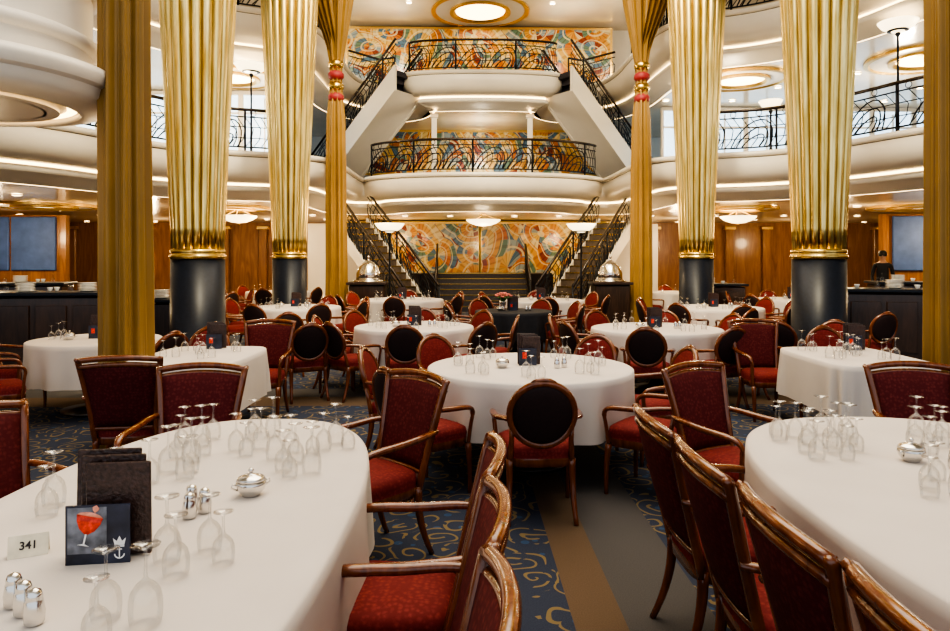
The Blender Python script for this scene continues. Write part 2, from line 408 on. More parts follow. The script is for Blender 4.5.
# ---------------------------------------------------------------- tables
def table(cx,d,a,b_,ex=2.0,drop=.42,label='',cloth='cloth',rot=0):
    x,y=W(cx,d)
    n=160; B=MB(); vs=[]
    def sh(t,sc,amp=0):
        c,s_=cos(t),sin(t); e=2/ex
        k=sc+amp*(.55*sin(t*11+1)+.45*sin(t*17+a*9))
        return (math.copysign(abs(c)**e,c)*(a+(k-1)), math.copysign(abs(s_)**e,s_)*(b_+(k-1)))
    rings=[(-.5*min(a,b_),.752,0),(-.2*min(a,b_),.752,0),(-.04,.752,0),(-.012,.750,0),(0,.742,0),(.004,.70,.003),(.006,.60,.012),(.008,.50,.022),(.012,.75-drop,.032)]
    for off,z,amp in rings:
        for i in range(n):
            p=sh(2*pi*i/n,1+off,amp); vs.append((p[0],p[1],z))
    fs=[]
    for k in range(len(rings)-1):
        for i in range(n):
            j=(i+1)%n; fs.append((k*n+j,k*n+i,(k+1)*n+i,(k+1)*n+j))
    fs.append(tuple(range(n)))
    B.add(vs,fs)
    e=obj('dining_table',None,(x,y,0),-TH+rot,label=label,cat='table')
    obj('tablecloth',B.mesh('tablecloth',[cloth]),parent=e)
    P=MB(); P.lathe([(.32,0),(.33,.03),(.10,.07),(.06,.15),(.055,.5),(.09,.66),(.3,.70),(.3,.73)],24)
    obj('pedestal',P.mesh('pedestal',['darkwood']),parent=e)
    return e

def glass_mesh(h,r):
    b=MB()
    b.lathe([(r*.86,0),(r*.96,h*.09),(r*1.0,h*.2),(r*.98,h*.32),(r*.86,h*.42),(r*.6,h*.5),(r*.25,h*.56),(.0045,h*.60),(.0034,h*.8),(.0042,h*.95),(r*.30,h*.98),(r*.86,h*.994),(r*.87,h*1.0),(.001,h*1.0)],24,close=False)
    return b.mesh('wine_glass',['glass'])
GL=[glass_mesh(.165,.035),glass_mesh(.145,.031),glass_mesh(.185,.038)]
placed=[]
def glass(cx,d,k=0,group='upturned glasses on the tables',s=1,z=.7525):
    x,y=W(cx,d)
    for q in placed:
        if (q[0]-x)**2+(q[1]-y)**2<.0060: return
    placed.append((x,y))
    obj('wine_glass',GL[k%3],(x,y,z),random.random()*6,scale=s,label='clear stemmed wine glass stored upside down on white tablecloth',cat='glass',group=group)
def cluster(cx,d,n=3,sp=.085,group='upturned glasses on the tables',ang=None):
    a0=random.random()*6 if ang is None else ang
    for i in range(n):
        a=a0+i*2*pi/max(3,n); rr=sp*.72
        if n>3 and i>=3: rr=sp*1.25
        glass(cx+rr*cos(a),d+rr*sin(a),i,group)
def shaker_mesh():
    b=MB(); b.lathe([(.016,0),(.021,.005),(.023,.03),(.019,.055),(.017,.06),(.018,.066),(.014,.078),(.003,.084),(0.0005,.084)],16); return b.mesh('shaker',['silver'])
SH=shaker_mesh()
def shaker(cx,d):
    x,y=W(cx,d); placed.append((x,y)); obj('salt_shaker',SH,(x,y,.7525),label='small silver salt or pepper shaker on tablecloth',cat='shaker',group='silver shakers')
def sb():
    b=MB(); b.lathe([(.030,0),(.032,.006),(.045,.02),(.054,.04),(.050,.055)],24,close=True); m1=b.mesh('bowl_body',['silver'])
    c=MB(); c.lathe([(.052,.0555),(.045,.066),(.02,.075),(.006,.078),(.006,.083),(.011,.090),(.006,.097),(.0005,.098)],24); m2=c.mesh('lid',['silver'])
    hs=[]
    for s_ in(1,-1):
        d=MB(); d.tube([(s_*.052,0,.045),(s_*.066,0,.05),(s_*.070,0,.038),(s_*.048,0,.026)],.003,6,up=(0,1,0)); hs.append(('handle',d.mesh('handle',['silver']),(0,0,0),None,None))
    return [('bowl_body',m1,(0,0,0),None,None),('lid',m2,(0,0,0),None,None)]+hs
SB=sb()
def sugar(cx,d):
    x,y=W(cx,d); placed.append((x,y)); place(SB,'sugar_bowl',(x,y,.7525),random.random(),label='silver lidded sugar bowl on white tablecloth',cat='bowl',group='silver sugar bowls')

def text_mesh(s,size,mk):
    cu=bpy.data.curves.new('t','FONT'); cu.body=s; cu.size=size; cu.align_x='CENTER'; cu.align_y='CENTER'; cu.extrude=.0004; cu.offset=.0006
    o=bpy.data.objects.new('t',cu); coll.objects.link(o); bpy.context.view_layer.update()
    me=bpy.data.meshes.new_from_object(o.evaluated_get(bpy.context.evaluated_depsgraph_get())); bpy.data.objects.remove(o)
    me.materials.clear(); me.materials.append(M[mk]); return me
def menu(cx,d,rot=0,detail=True,s=1):
    x,y=W(cx,d); placed.append((x,y)); placed.append((x+.07*s,y)); placed.append((x-.07*s,y)); placed.append((x,y-.06*s))
    e=obj('menu_holder',None,(x,y,.7525),rot,scale=s,label='dark leather menu folders standing behind a navy cocktail card',cat='menu holder',group='menu holders')
    b=MB(); 
    for k,(yy,zz,t) in enumerate([(.045,.285,-.05),(.025,.275,.0),(.005,.26,.03)]):
        X=Matrix.Translation((0.02*(k-1),yy,zz/2+.004))@Matrix.Rotation(t,4,'X'); b.box((0,0,0),(.17,.012,zz),0,X,.003)
    obj('menu_folder',b.mesh('menu_folder',['leather']),parent=e)
    c=MB(); c.box((-.02,-.035,.080),(.165,.006,.16))
    cd=obj('cocktail_card',c.mesh('cocktail_card',['navy']),parent=e)
    g=MB()
    if detail:
        g.box((-.047,-.0385,.092),(.10,.001,.125),3)
        X=Matrix.Translation((-.05,-.0396,.082))@Matrix.Rotation(.22,4,'Y')
        g.lathe([(.004,0),(.020,.012),(.031,.032),(.034,.05)],20,0,sy=.04,X=X)
        g.lathe([(.034,.05),(.026,.056),(.012,.060),(.001,.061)],20,2,sy=.04,X=X)
        g.box((0,0,-.014),(.004,.0015,.03),1,X); g.lathe([(.016,-.031),(.002,-.026)],16,1,sy=.04,X=X)
        g.lathe([(.001,.062),(.007,.068),(.009,.075),(.001,.082)],12,2,(.010,0,0),sy=.1,X=X)
        obj('cocktail_print',g.mesh('cocktail_print',['printred','printwhite','printpink','printgrey']),parent=cd)
        h=MB(); q0=.036; k=.9; Y=-.0395; zb=.010
        h.tube([(q0+k*.014*cos(a),Y,zb+k*(.018+.014*sin(a))) for a in [pi+.1+i*(pi-.2)/8 for i in range(9)]],.0019,6,up=(0,1,0))
        h.box((q0,Y,zb+k*.020),(.0026,.0015,k*.030)); h.box((q0,Y,zb+k*.031),(k*.015,.0015,.0024))
        zc=zb+k*.043; w_=k*1.25
        h.add([(q0-w_*.011,Y,zc),(q0+w_*.011,Y,zc),(q0+w_*.015,Y,zc+w_*.018),(q0+w_*.006,Y,zc+w_*.010),(q0,Y,zc+w_*.023),(q0-w_*.006,Y,zc+w_*.010),(q0-w_*.015,Y,zc+w_*.018)],[(0,1,3),(1,2,3),(0,3,4),(0,4,5),(0,5,6)],0,False)
        h.box((q0,Y,zc-k*.003),(w_*.022,.0015,k*.004))
        obj('anchor_emblem',h.mesh('anchor_emblem',['printwhite']),parent=cd)
    else:
        g.box((-.05,-.0395,.095),(.04,.002,.06)); obj('cocktail_print',g.mesh('cocktail_print',['printred']),parent=cd)
    return e
def tentcard(cx,d,txt,rot=0):
    x,y=W(cx,d); placed.append((x,y)); e=obj('table_number_card',None,(x,y,.7525),rot,label='ivory tent card printed with table number '+txt,cat='table number')
    b=MB(); b.add([(-.05,-.018,0),(.05,-.018,0),(.05,0,.058),(-.05,0,.058),(-.05,.018,0),(.05,.018,0)],[(0,1,2,3),(3,2,5,4)],0,False)
    obj('card',b.mesh('card',['card']),parent=e)
    obj('number',text_mesh(txt,.030,'ink'),(0,-.0102,.030),(math.radians(73),0,0),parent=e)

# ======================================================= ROOM SHELL
S='structure'
def struct(name,mb,mats,loc=(0,0,0)): return obj(name,mb.mesh(name,mats),loc,kind=S,label=None)
b=MB(); b.box((0,11,-.05),(34,32,.1)); struct('floor',b,['carpet'])
b=MB(); b.box((0,11,10.25),(34,32,.2)); struct('ceiling',b,['soffit'])
XW=15.6; YW=26.2
b=MB(); b.box((0,YW+.1,1.5),(34,.2,3.0)); struct('wall_back',b,['wall_wood'])
b=MB(); b.box((0,YW+.1,6.6),(34,.2,7.2)); struct('wall_back_upper',b,['white'])
for s_,nm in((-1,'wall_left'),(1,'wall_right')):
    b=MB(); b.box((s_*(XW+.1),12,1.45),(.2,28.4,2.9)); b.box((s_*(XW+.1),12,3.8),(.2,28.4,1.8),1); b.box((s_*(XW+.1),12,8.3),(.2,28.4,3.8),1)
    struct(nm,b,['wall_wood','white'])
wi=1
for s_,yg in((-1,19.0),(1,20.8)):
    for k in range(8):
        xc=s_*(5.95+k*1.27)
        b=MB()
        b.box((xc-.60,yg,5.01),(.07,.12,2.16)); b.box((xc+.60,yg,5.01),(.07,.12,2.16)); b.box((xc,yg,3.99),(1.15,.12,.12)); b.box((xc,yg,6.04),(1.15,.12,.10)); b.box((xc,yg-.01,5.5),(1.15,.1,.05)); b.box((xc,yg-.01,4.9),(.03,.08,2.0))
        b.box((xc,yg+.03,5.01),(1.15,.02,2.0),1)
        struct('window_%d'%wi,b,['white','day']); wi+=1
b=MB(); b.box((0,YW-.1,5.6),(8.6,.15,2.2)); struct('trim_1',b,['white'])
def muralp(x0,x1,z0,z1,y):
    b=MB(); w=x1-x0; h=z1-z0
    b.box((0,0,0),(w,.06,h)); m1=b.mesh('mural_panel',['mural'])
    e=obj('mural',None,((x0+x1)/2,y,(z0+z1)/2),label='abstract mural of sweeping gold, orange, red and blue arcs',cat='mural',group='stair hall murals')
    obj('mural_panel',m1,parent=e)
    f=MB()
    for s_ in(1,-1): f.box((s_*(w/2+.04),0,0),(.08,.1,h+.16)); f.box((0,0,s_*(h/2+.04)),(w,.1,.08))
    obj('frame',f.mesh('frame',['goldtrim']),parent=e)
muralp(-4.4,4.4,4.6,6.05,24.8); muralp(-4.8,4.8,7.6,9.95,25.6); muralp(-4.6,-.05,.3,2.8,24.6); muralp(.05,4.6,.3,2.8,24.6)
for s_ in(-1,1):
    for k in range(8):
        x=s_*(5.2+1.4*k)
        if abs(x)>15.3: continue
        b=MB(); b.box((0,0,1.35),(.3,.16,2.7),bev=.02); b.box((0,0,2.72),(.4,.22,.1),1); b.box((0,0,.1),(.36,.2,.2))
        obj('pilaster',b.mesh('pilaster',['wall_wood','goldtrim']),(x,YW-.12,0),label='polished wood pilaster with gilt cap on panelled wall',cat='pilaster',group='wall pilasters')

# ------------------------------------------------------- balconies
def chaikin(P,n=3):
    P=[Vector(p) for p in P]
    for _ in range(n):
        Q=[P[0]]
        for a,c in zip(P,P[1:]): Q+=[a*.75+c*.25,a*.25+c*.75]
        Q.append(P[-1]); P=Q
    return P
def mirror(P): return P+[(-x,y) for x,y in reversed(P) if abs(x)>1e-4]
def densify(P,step=.5):
    out=[P[0]]
    for a,c in zip(P,P[1:]):
        k=max(1,int((c-a).length/step))
        for i in range(1,k+1): out.append(a.lerp(c,i/k))
    return out
def normals(P):
    N=[]
    for i in range(len(P)):
        t=P[min(i+1,len(P)-1)]-P[max(i-1,0)]; t.normalize(); N.append(Vector((-t.y,t.x)))
    return N
XL=XW-.06; YL=YW-.04
def outer(p,yw):
    dx,dy=p.x,p.y-4.0
    ts=[]
    if abs(dx)>1e-5: ts.append(XL/abs(dx))
    if dy>1e-5: ts.append((yw-4.0)/dy)
    t=min(ts); return Vector((dx*t,4.0+dy*t))
def cl(q): return Vector((max(-XL,min(XL,q.x)),min(YL,q.y)))
def balcony(P,prof,glow,yw,ztop,label):
    P=densify([Vector(p) for p in P],.45); Nn=normals(P)
    e=obj('balcony',None,(0,0,0),label=label,cat='balcony')
    k=len(P)
    def strip(rs,sm):
        b=MB(); vs=[];fs=[]
        for off,z in rs:
            for p,nv in zip(P,Nn):
                q=cl(p+nv*off); vs.append((q.x,q.y,z))
        for r in range(len(rs)-1):
            for i in range(k-1): fs.append((r*k+i,r*k+i+1,(r+1)*k+i+1,(r+1)*k+i))
        b.add(vs,fs,0,sm); return b
    B=MB()
    for run in prof:
        s=strip(run,True); B.add(s.v,s.f,0,True)
    obj('fascia',B.mesh('fascia',['white']),parent=e)
    G=MB()
    for g in glow:
        s=strip(g,False); G.add(s.v,s.f,0,False)
    obj('cove_light',G.mesh('cove_light',['cove']),parent=e)
    last=prof[-1][-1]
    for z,nm,mt,off in((last[1],'soffit','soffit',last[0]),(ztop,'deck_surface','step',0)):
        b=MB(); vs=[];fs=[]
        for p,nv in zip(P,Nn):
            q=cl(p+nv*off); o=outer(p,yw); m_=q.lerp(o,.5); vs+=[(q.x,q.y,z),(m_.x,m_.y,z),(o.x,o.y,z)]
        for i in range(k-1):
            a=i*3
            for j in(0,1): fs.append((a+j,a+j+1,a+3+j+1,a+3+j))
        b.add(vs,fs,0,False); obj(nm,b.mesh(nm,[mt]),parent=e)
    return e,P,Nn
side=[(-15.4,7.6),(-13.0,8.6),(-10.4,9.8),(-8.6,10.8),(-7.5,12.2),(-6.9,14.0),(-5.9,15.1),(-4.6,15.5),(-3.75,16.2),(-3.6,17.5),(-3.6,19.9)]
arc=[(-3.5,20.6),(-3.25,19.9),(-2.2,19.2),(-1.1,18.95),(0,18.9)]
d1=chaikin(mirror(side+arc),3)
def profile(z0):
    q=[(-.02,z0-.13)]+[(-.02+.42*(1-cos(t*pi/2/8))-.05*sin(t*pi/8), z0-.13-.52*sin(t*pi/2/8)) for t in range(1,9)]
    return [[(.3,z0+.0),(-.06,z0+.0)],[(-.06,z0),(-.09,z0-.03),(-.09,z0-.08),(-.06,z0-.11)],[(-.06,z0-.11),(-.02,z0-.12)],q,
            [(.40,z0-.65),(.52,z0-.65)],[(.46,z0-.71),(.42,z0-.74),(.42,z0-.80),(.46,z0-.83)],[(.46,z0-.83),(.58,z0-.88),(.80,z0-.93),(.95,z0-1.0)]]
E1,P1,N1=balcony(d1,profile(3.92),[[(.50,3.268),(.50,3.215)],[(.97,2.925),(1.02,2.915)]],YW-.06,3.9,'curved cream mezzanine balcony with rounded fascia and cove lighting')
side2=[(-15.4,7.4),(-13.0,8.4),(-10.4,9.5),(-8.4,10.6),(-7.3,12.2),(-6.8,14.2),(-5.9,15.3),(-4.7,15.8),(-4.1,16.6),(-4.0,18.5),(-4.0,21.4),(-3.3,22.5),(-2.7,22.3),(-2.45,21.4),(-2.3,20.8),(-1.2,20.55),(0,20.5)]
d2=chaikin(mirror(side2),3)
E2,P2,N2=balcony(d2,profile(7.12),[[(.50,6.468),(.50,6.415)],[(.97,6.125),(1.02,6.115)]],YW-.06,7.1,'upper curved cream balcony with rounded fascia around the atrium')

def bulge(xc,yc,r,s_):
    e=obj('balcony',None,(0,0,0),label='rounded cream balcony bay with layered fascia above the drapes',cat='balcony')
    def outl(off):
        pts=[]; rr=r-off
        for i in range(33):
            a=pi/2-pi*i/32; pts.append((xc+(cos(a)*rr)*(-s_), yc+sin(a)*rr))
        return [(s_*XL,yc+rr)]+pts+[(s_*XL,yc-rr)]
    runs=[[(.24,4.9),(.24,4.0)],[(.24,4.0),(.18,3.97),(.18,3.90),(.24,3.87)],[(.24,3.87),(.24,3.50)],[(.24,3.50),(.18,3.47),(.18,3.40),(.24,3.37)],[(.24,3.37),(.24,3.22)],[(.24,3.22),(.02,3.18)],[(.02,3.18),(-.03,3.15),(-.04,3.10),(0,3.04)],[(0,3.04),(.05,3.02)],[(.05,3.02),(.07,2.94),(.16,2.90),(.30,2.88)],[(.30,2.88),(.34,2.87),(.34,2.93)],[(.34,2.93),(.5,2.93),(.5,2.88)],[(.5,2.88),(.62,2.88)]]
    B=MB(); k=35
    for pr in runs:
        vs=[];fs=[]
        for off,z in pr: vs+=[(x,y,z) for x,y in outl(off)]
        for q in range(len(pr)-1):
            for i in range(k-1): fs.append((q*k+i,q*k+i+1,(q+1)*k+i+1,(q+1)*k+i))
        B.add(vs,fs,0,True)
    B.add([(x,y,2.88) for x,y in outl(.6)],[tuple(range(k))],0,False)
    obj('fascia',B.mesh('fascia',['white']),parent=e)
    vs=[(x,y,2.925) for x,y in outl(.36)]+[(x,y,2.925) for x,y in outl(.44)]
    G=MB(); G.add(vs,[(i,i+1,k+i+1,k+i) for i in range(k-1)],0,False); obj('cove_light',G.mesh('cove_light',['cove']),parent=e)
    b=MB(); b.add([(x,y,3.85) for x,y in outl(.25)],[tuple(range(k))],0,False); obj('deck_surface',b.mesh('deck_surface',['step']),parent=e)
bulge(-4.86,5.95,1.24,-1)

DLm=MB(); DLm.lathe([(.09,-.03),(.10,-.005),(.10,0)],16,0,close=False); DLm.lathe([(.001,-.012),(.075,-.012)],16,1,close=False); DLme=DLm.mesh('downlight',['white','down'])
def dl(x,y,z): obj('downlight',DLme,(x,y,z),label='small round recessed ceiling downlight',cat='downlight',group='recessed ceiling downlights')
for s_ in(-1,1):
    for yy in(17.4,19.2,21.4,23.6,25.2):
        for xx in(5.2,7.2,9.3,11.6,14.0): dl(s_*xx,yy+.2*((xx*7)%1),2.915)
    for yy in(16.9,18.3):
        for xx in(5.0,7.7,9.0,11.5): dl(s_*xx,yy,6.115)
    for xx,yy in((9.2,12.6),(9.8,14.6),(12,13)): dl(s_*xx,yy,2.915); dl(s_*xx,yy,6.115)
for xx in(5.2,7.1,9.0,11.5): dl(xx,19.9,6.115)
for xx in(-2.4,-1,1,2.4): dl(xx,21.8,2.915); dl(xx,23.4,10.14)
def medallion(x,y,z,r):
    e=obj('ceiling_medallion',None,(x,y,z),label='round stepped ceiling medallion with gold rings and warm glow',cat='ceiling medallion',group='ceiling medallions')
    b=MB(); b.lathe([(r,0),(r,-.06),(r*.93,-.07),(r*.9,-.03)],40,close=False,sm=False); b.lathe([(r*.62,-.03),(r*.62,-.09),(r*.55,-.10),(r*.5,-.03)],40,close=False,sm=False)
    obj('gold_ring',b.mesh('gold_ring',['goldtrim']),parent=e)
    b=MB(); b.lathe([(r*.9,-.03),(r*.62,-.03)],40,close=False,sm=False); obj('plaster_disc',b.mesh('plaster_disc',['white']),parent=e)
    b=MB(); b.lathe([(r*.5,-.028),(.001,-.028)],40,close=False); obj('glow_disc',b.mesh('glow_disc',['cove']),parent=e)
for s_ in(-1,1):
    medallion(s_*6.4,17.55,6.115,1.15); medallion(s_*9.9,15.6,6.115,1.3); medallion(s_*6.6,18.2,2.915,1.0); medallion(s_*11,17.6,2.915,1.2)
medallion(0,24.2,10.14,1.7)

# ------------------------------------------------------- columns
def column():
    T=[]
    b=MB(); nf=20
    def fn(a,z): return .90+.10*abs(cos(a*nf/2))**.55
    prof=[]
    for i in range(31):
        t=i/30; z=1.70+t*8.3; r=.318+.245*(min(1,(z-1.7)/5.2))**1.05+.03*max(0,(z-6.9)/3.1)
        prof.append((r,z))
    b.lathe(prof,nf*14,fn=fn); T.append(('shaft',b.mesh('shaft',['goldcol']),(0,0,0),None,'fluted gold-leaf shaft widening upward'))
    c=MB(); c.lathe([(.325,1.58),(.345,1.60),(.345,1.635),(.325,1.65),(.335,1.67),(.335,1.70),(.31,1.715)],48); T.append(('collar',c.mesh('collar',['ring']),(0,0,0),None,'gilded collar'))
    d=MB(); d.lathe([(.38,0),(.38,.10),(.345,.12),(.335,.2),(.328,1.58)],48); T.append(('base',d.mesh('base',['blackbase']),(0,0,0),None,'dark blue-black enamel base'))
    return T
COL=column()
for x,y in((-4.0,9.0),(4.0,9.0),(-4.0,13.75),(4.0,13.75)):
    place(COL,'column',(x,y,0),0,label='flared fluted gold column on blue-black base',cat='column',group='gold columns')

# ------------------------------------------------------- drapes
def drape(x,y,r,tie,name='drape'):
    e=obj(name,None,(x,y,0),label='tall gathered gold satin drape hanging to the floor',cat='curtain',group='gold drapes')
    b=MB()
    def fn(a,z):
        q=a*8+.5*sin(z*.7+x)+.5*sin(a*2+z*.3+1)
        return 1+.26*(1-2*abs(((q/pi)%2)-1))*(.8+.2*sin(a*3))+.06*sin(a*21+z*.4)
    prof=[(r*1.08,0.0),(r*1.02,.6),(r*.98,2),(r*.95,3.5)]
    if tie: prof+=[(r*.85,4.8),(r*.62,5.35),(r*.55,5.7),(r*.62,6.05),(r*1.0,6.6),(r*1.7,7.6),(r*2.3,10.1)]
    else: prof+=[(r*1.0,6),(r*1.1,10.1)]
    P2=[]
    for (a0,z0),(a1,z1) in zip(prof,prof[1:]):
        for q in range(5): P2.append((a0+(a1-a0)*q/5,z0+(z1-z0)*q/5))
    P2.append(prof[-1])
    b.lathe(P2,216,fn=fn); obj('drape_fabric',b.mesh('drape_fabric',['drape']),parent=e)
    if tie:
        t=MB()
        for k,z in enumerate((5.25,5.5,5.75,6.0)):
            t.lathe([(r*.6,z-.1),(r*.85,z-.04),(r*.85,z+.04),(r*.6,z+.1)],24,k%2)
        obj('tie_band',t.mesh('tie_band',['tiered','ring']),parent=e)
        sgn=1 if x>0 else -1
        g=MB(); k=26; m_=24; vs=[];fs=[]
        for i in range(k+1):
            u=i/k
            px=0+sgn*(.05+.50*u); py=-1.9*u; pz=6.15+3.9*u**.8-1.0*sin(pi*u)*.6
            wd=.12+.42*u
            for j in range(m_+1):
                vv=-1+2*j/m_
                vs.append((px+wd*vv*.9, py+.05*sin(vv*14)+.12*u*vv, pz-.35*(1-vv*vv)*u))
        for i in range(k):
            for j in range(m_):
                a=i*(m_+1)+j; fs.append((a,a+1,a+m_+2,a+m_+1))
        g.add(vs,fs); obj('swag',g.mesh('swag',['drape']),parent=e)
drape(-3.52,6.05,.18,False); drape(3.74,6.15,.18,False); drape(-3.50,16.0,.21,True); drape(3.50,16.0,.21,True)

# ------------------------------------------------------- stairs
def railing(path,label,h=.92,name='railing',dense=.16,fan=6):
    P=[Vector(p) for p in path]
    out=[P[0]]
    for a,c in zip(P,P[1:]):
        k=max(1,int((c-a).length/dense))
        for i in range(1,k+1): out.append(a.lerp(c,i/k))
    e=obj(name,None,(0,0,0),label=label,cat='railing',group='iron railings')
    up=Vector((0,0,1))
    b=MB(); b.tube([p+up*h for p in P],.036,8); obj('handrail',b.mesh('handrail',['rail']),parent=e)
    b=MB(); b.tube([p+up*.10 for p in P],.018,6); b.tube([p+up*(h-.16) for p in P],.015,6); b.tube([p+up*.30 for p in P],.010,5); b.tube([p+up*.54 for p in P],.010,5); obj('rail_bar',b.mesh('rail_bar',['iron']),parent=e)
    b=MB()
    for i,p in enumerate(out):
        if i%(fan*2)==0: b.tube([p,p+up*h],.026,6,up=(0,1,0))
    obj('post',b.mesh('post',['iron']),parent=e,kind='stuff')
    b=MB()
    for i,p in enumerate(out[:-1]):
        q=out[min(i+1,len(out)-1)]; dirv=(q-p)
        b.tube([p+up*.10,p+dirv*.8+up*.28,p+dirv*1.0+up*.5,p+dirv*.4+up*.66,p+up*(h-.16)],.010,4,up=(0,1,0))
        if i%3==1:
            c=p+up*(h-.08); b.tube([c+dirv.normalized()*.06*cos(t)+up*.06*sin(t) for t in [2*pi*j/10 for j in range(10)]],.008,4,closed=True,up=(0,1,0))
        if i%fan==fan//2 and i+fan<len(out):
            # flowing wave swept from one fan to the next
            for rr in(.40,.29,.18):
                c=p+up*.12; b.tube([c+dirv.normalized()*(rr*cos(t)+.22*sin(t))+up*rr*1.45*sin(t) for t in [pi*j/10 for j in range(11)]],.015,4,up=(0,1,0))
    obj('scrollwork',b.mesh('scrollwork',['iron']),parent=e)
    return e
def rail_from(P,N,z,off,i0,i1,label):
    railing([((P[i]+N[i]*off).x,(P[i]+N[i]*off).y,z) for i in range(i0,i1,1)],label)
def idx(P,f): return [i for i,p in enumerate(P) if f(p)]
for s_ in(-1,1):
    I=idx(P1,lambda p:p.x*s_>4.3 and p.x*s_<14.8); rail_from(P1,N1,3.92,.1,I[0],I[-1]+1,'black iron scrollwork railing along the curved mezzanine edge')
    I=idx(P2,lambda p:p.x*s_>4.0 and p.x*s_<14.8 and p.y<20.0); rail_from(P2,N2,7.12,.1,I[0],I[-1]+1,'black iron scrollwork railing along the upper balcony edge')
I=idx(P1,lambda p:abs(p.x)<3.32 and p.y>18.6); rail_from(P1,N1,3.92,.1,I[0],I[-1]+1,'curved black iron railing on the central stair balcony')
I=idx(P2,lambda p:abs(p.x)<2.3 and p.y>20 and p.y<20.95); rail_from(P2,N2,7.12,.1,I[0],I[-1]+1,'black iron railing on the upper stair landing')
for s_ in(-1,1): railing([(s_*2.8,22.5,7.12),(s_*3.3,22.75,7.12),(s_*4.15,21.8,7.12)],'black iron railing beside the upper stair opening')

def flight(p0,p1,wid,n,label,thick=.4,side_mat='white',tread='step'):
    p0=Vector(p0);p1=Vector(p1); hv=Vector((p1.x-p0.x,p1.y-p0.y,0)); L=hv.length; hv.normalize(); wv=Vector((-hv.y,hv.x,0))
    rise=(p1.z-p0.z); base0=-thick if p0.z>.5 else 0
    e=obj('staircase',None,tuple(p0),math.atan2(hv.y,hv.x),label=label,cat='staircase')
    b=MB()
    for i in range(n):
        z=rise*(i+1)/n; b.box((L*(i+.5)/n,0,z-rise/n/2),(L/n+.02,wid-.1,rise/n)); 
        b.box((L*i/n-.005,0,z-.012),(.035,wid-.1,.03),1)
    obj('steps',b.mesh('steps',[tread,'ring']),parent=e)
    for s_ in(-1,1):
        c=MB(); y=s_*(wid/2); vs=[];t=.05
        for yy in(y-t,y+t):
            vs+=[(0,yy,.14),(L,yy,rise+.14),(L,yy,rise-thick),(0,yy,base0)]
        c.add(vs,[(0,1,2,3),(7,6,5,4),(0,4,5,1),(1,5,6,2),(2,6,7,3),(3,7,4,0)],0,False)
        obj('stringer',c.mesh('stringer',[side_mat]),parent=e)
    c=MB(); z0=base0+.03
    c.add([(0,-wid/2,z0),(L,-wid/2,rise-thick+.03),(L,wid/2,rise-thick+.03),(0,wid/2,z0)],[(0,1,2,3)],0,False)
    obj('underside',c.mesh('underside',[side_mat]),parent=e)
    return p0,p1,wv*(wid/2)
for s_ in(-1,1):
    a,c,w=flight((s_*1.60,16.9,0),(s_*3.8,20.2,2.62),1.0,15,'lower flight of the grand staircase with brass-edged brown steps',.32,'white','tread')
    for k in(-1,1): railing([a+w*k*.98,a.lerp(c,.5)+w*k*.98,c+w*k*.98],'black iron scrollwork railing on the lower stair flight',dense=.20)
    b=MB(); b.box((0,0,1.3),(1.5,1.2,2.6),0,bev=.02); obj('stair_landing',b.mesh('stair_landing',['white']),(s_*4.35,20.95,0),label='cream panelled landing block at the head of a lower flight',cat='stair landing')
    a,c,w=flight((s_*5.1,22.9,3.9),(s_*2.2,20.95,7.08),1.3,20,'upper white flight of the grand staircase with broad pale underside',.6,'white')
    for k in(-1,1): railing([a+w*k*.98,a.lerp(c,.5)+w*k*.98,c+w*k*.98],'black iron scrollwork railing on the upper stair flight')
a,c,w=flight((0,20.9,0),(0,22.6,1.12),2.9,7,'central flight of wide dark steps between iron railings',.3,'darkwood')
for k in(-1,1): railing([a+w*k*.98,c+w*k*.98],'black iron railing beside the central steps')
b=MB(); b.box((0,0,.55),(4.6,1.6,1.1),0,bev=.02); obj('stair_landing',b.mesh('stair_landing',['darkwood']),(0,23.45,0),label='dark wood landing platform below the mural',cat='stair landing')
for s_ in(-1,1):
    b=MB(); b.box((0,0,1.1),(.16,.16,2.18),bev=.01); b.box((0,0,.07),(.24,.24,.12)); b.box((0,0,2.12),(.24,.24,.12)); obj('pillar',b.mesh('pillar',['white']),(s_*1.5,21.9,3.92),label='slim white square pillar under upper landing',cat='pillar',group='white pillars')

# ------------------------------------------------------- lamps
def torchere(x,y,z,h,label='tall iron torchere with glowing alabaster bowl',k=1.15):
    e=obj('bowl_lamp',None,(x,y,z),label=label,cat='lamp',group='alabaster bowl lamps')
    b=MB(); b.lathe([(.14,0),(.14,.03),(.05,.06),(.03,.12),(.022,h*.5),(.03,h*.52),(.022,h*.54),(.02,h-.12),(.05,h-.06),(.03,h-.02)],16); b.lathe([(.13*k,h-.012),(.16*k,h+.0),(.15*k,h+.02)],24); obj('pole',b.mesh('pole',['iron']),parent=e)
    b=MB(); b.lathe([(.03*k,h-.03),(.14*k,h+.0),(.23*k,h+.07),(.28*k,h+.15),(.29*k,h+.17),(.26*k,h+.165)],32,close=True); obj('lamp_shade',b.mesh('lamp_shade',['bowl']),parent=e)
for x,y in((-2.25,15.7),(2.05,15.7)): torchere(x,y,0,2.2)
torchere(-5.45,16.1,3.9,1.95,k=1.3); torchere(7.62,13.1,3.9,2.0,k=1.2); torchere(6.15,15.25,3.9,.98,'short iron lamp with glowing bowl on the balcony edge',.85); torchere(-6.1,15.4,3.9,.98,'short iron lamp with glowing bowl on the balcony edge',.85)
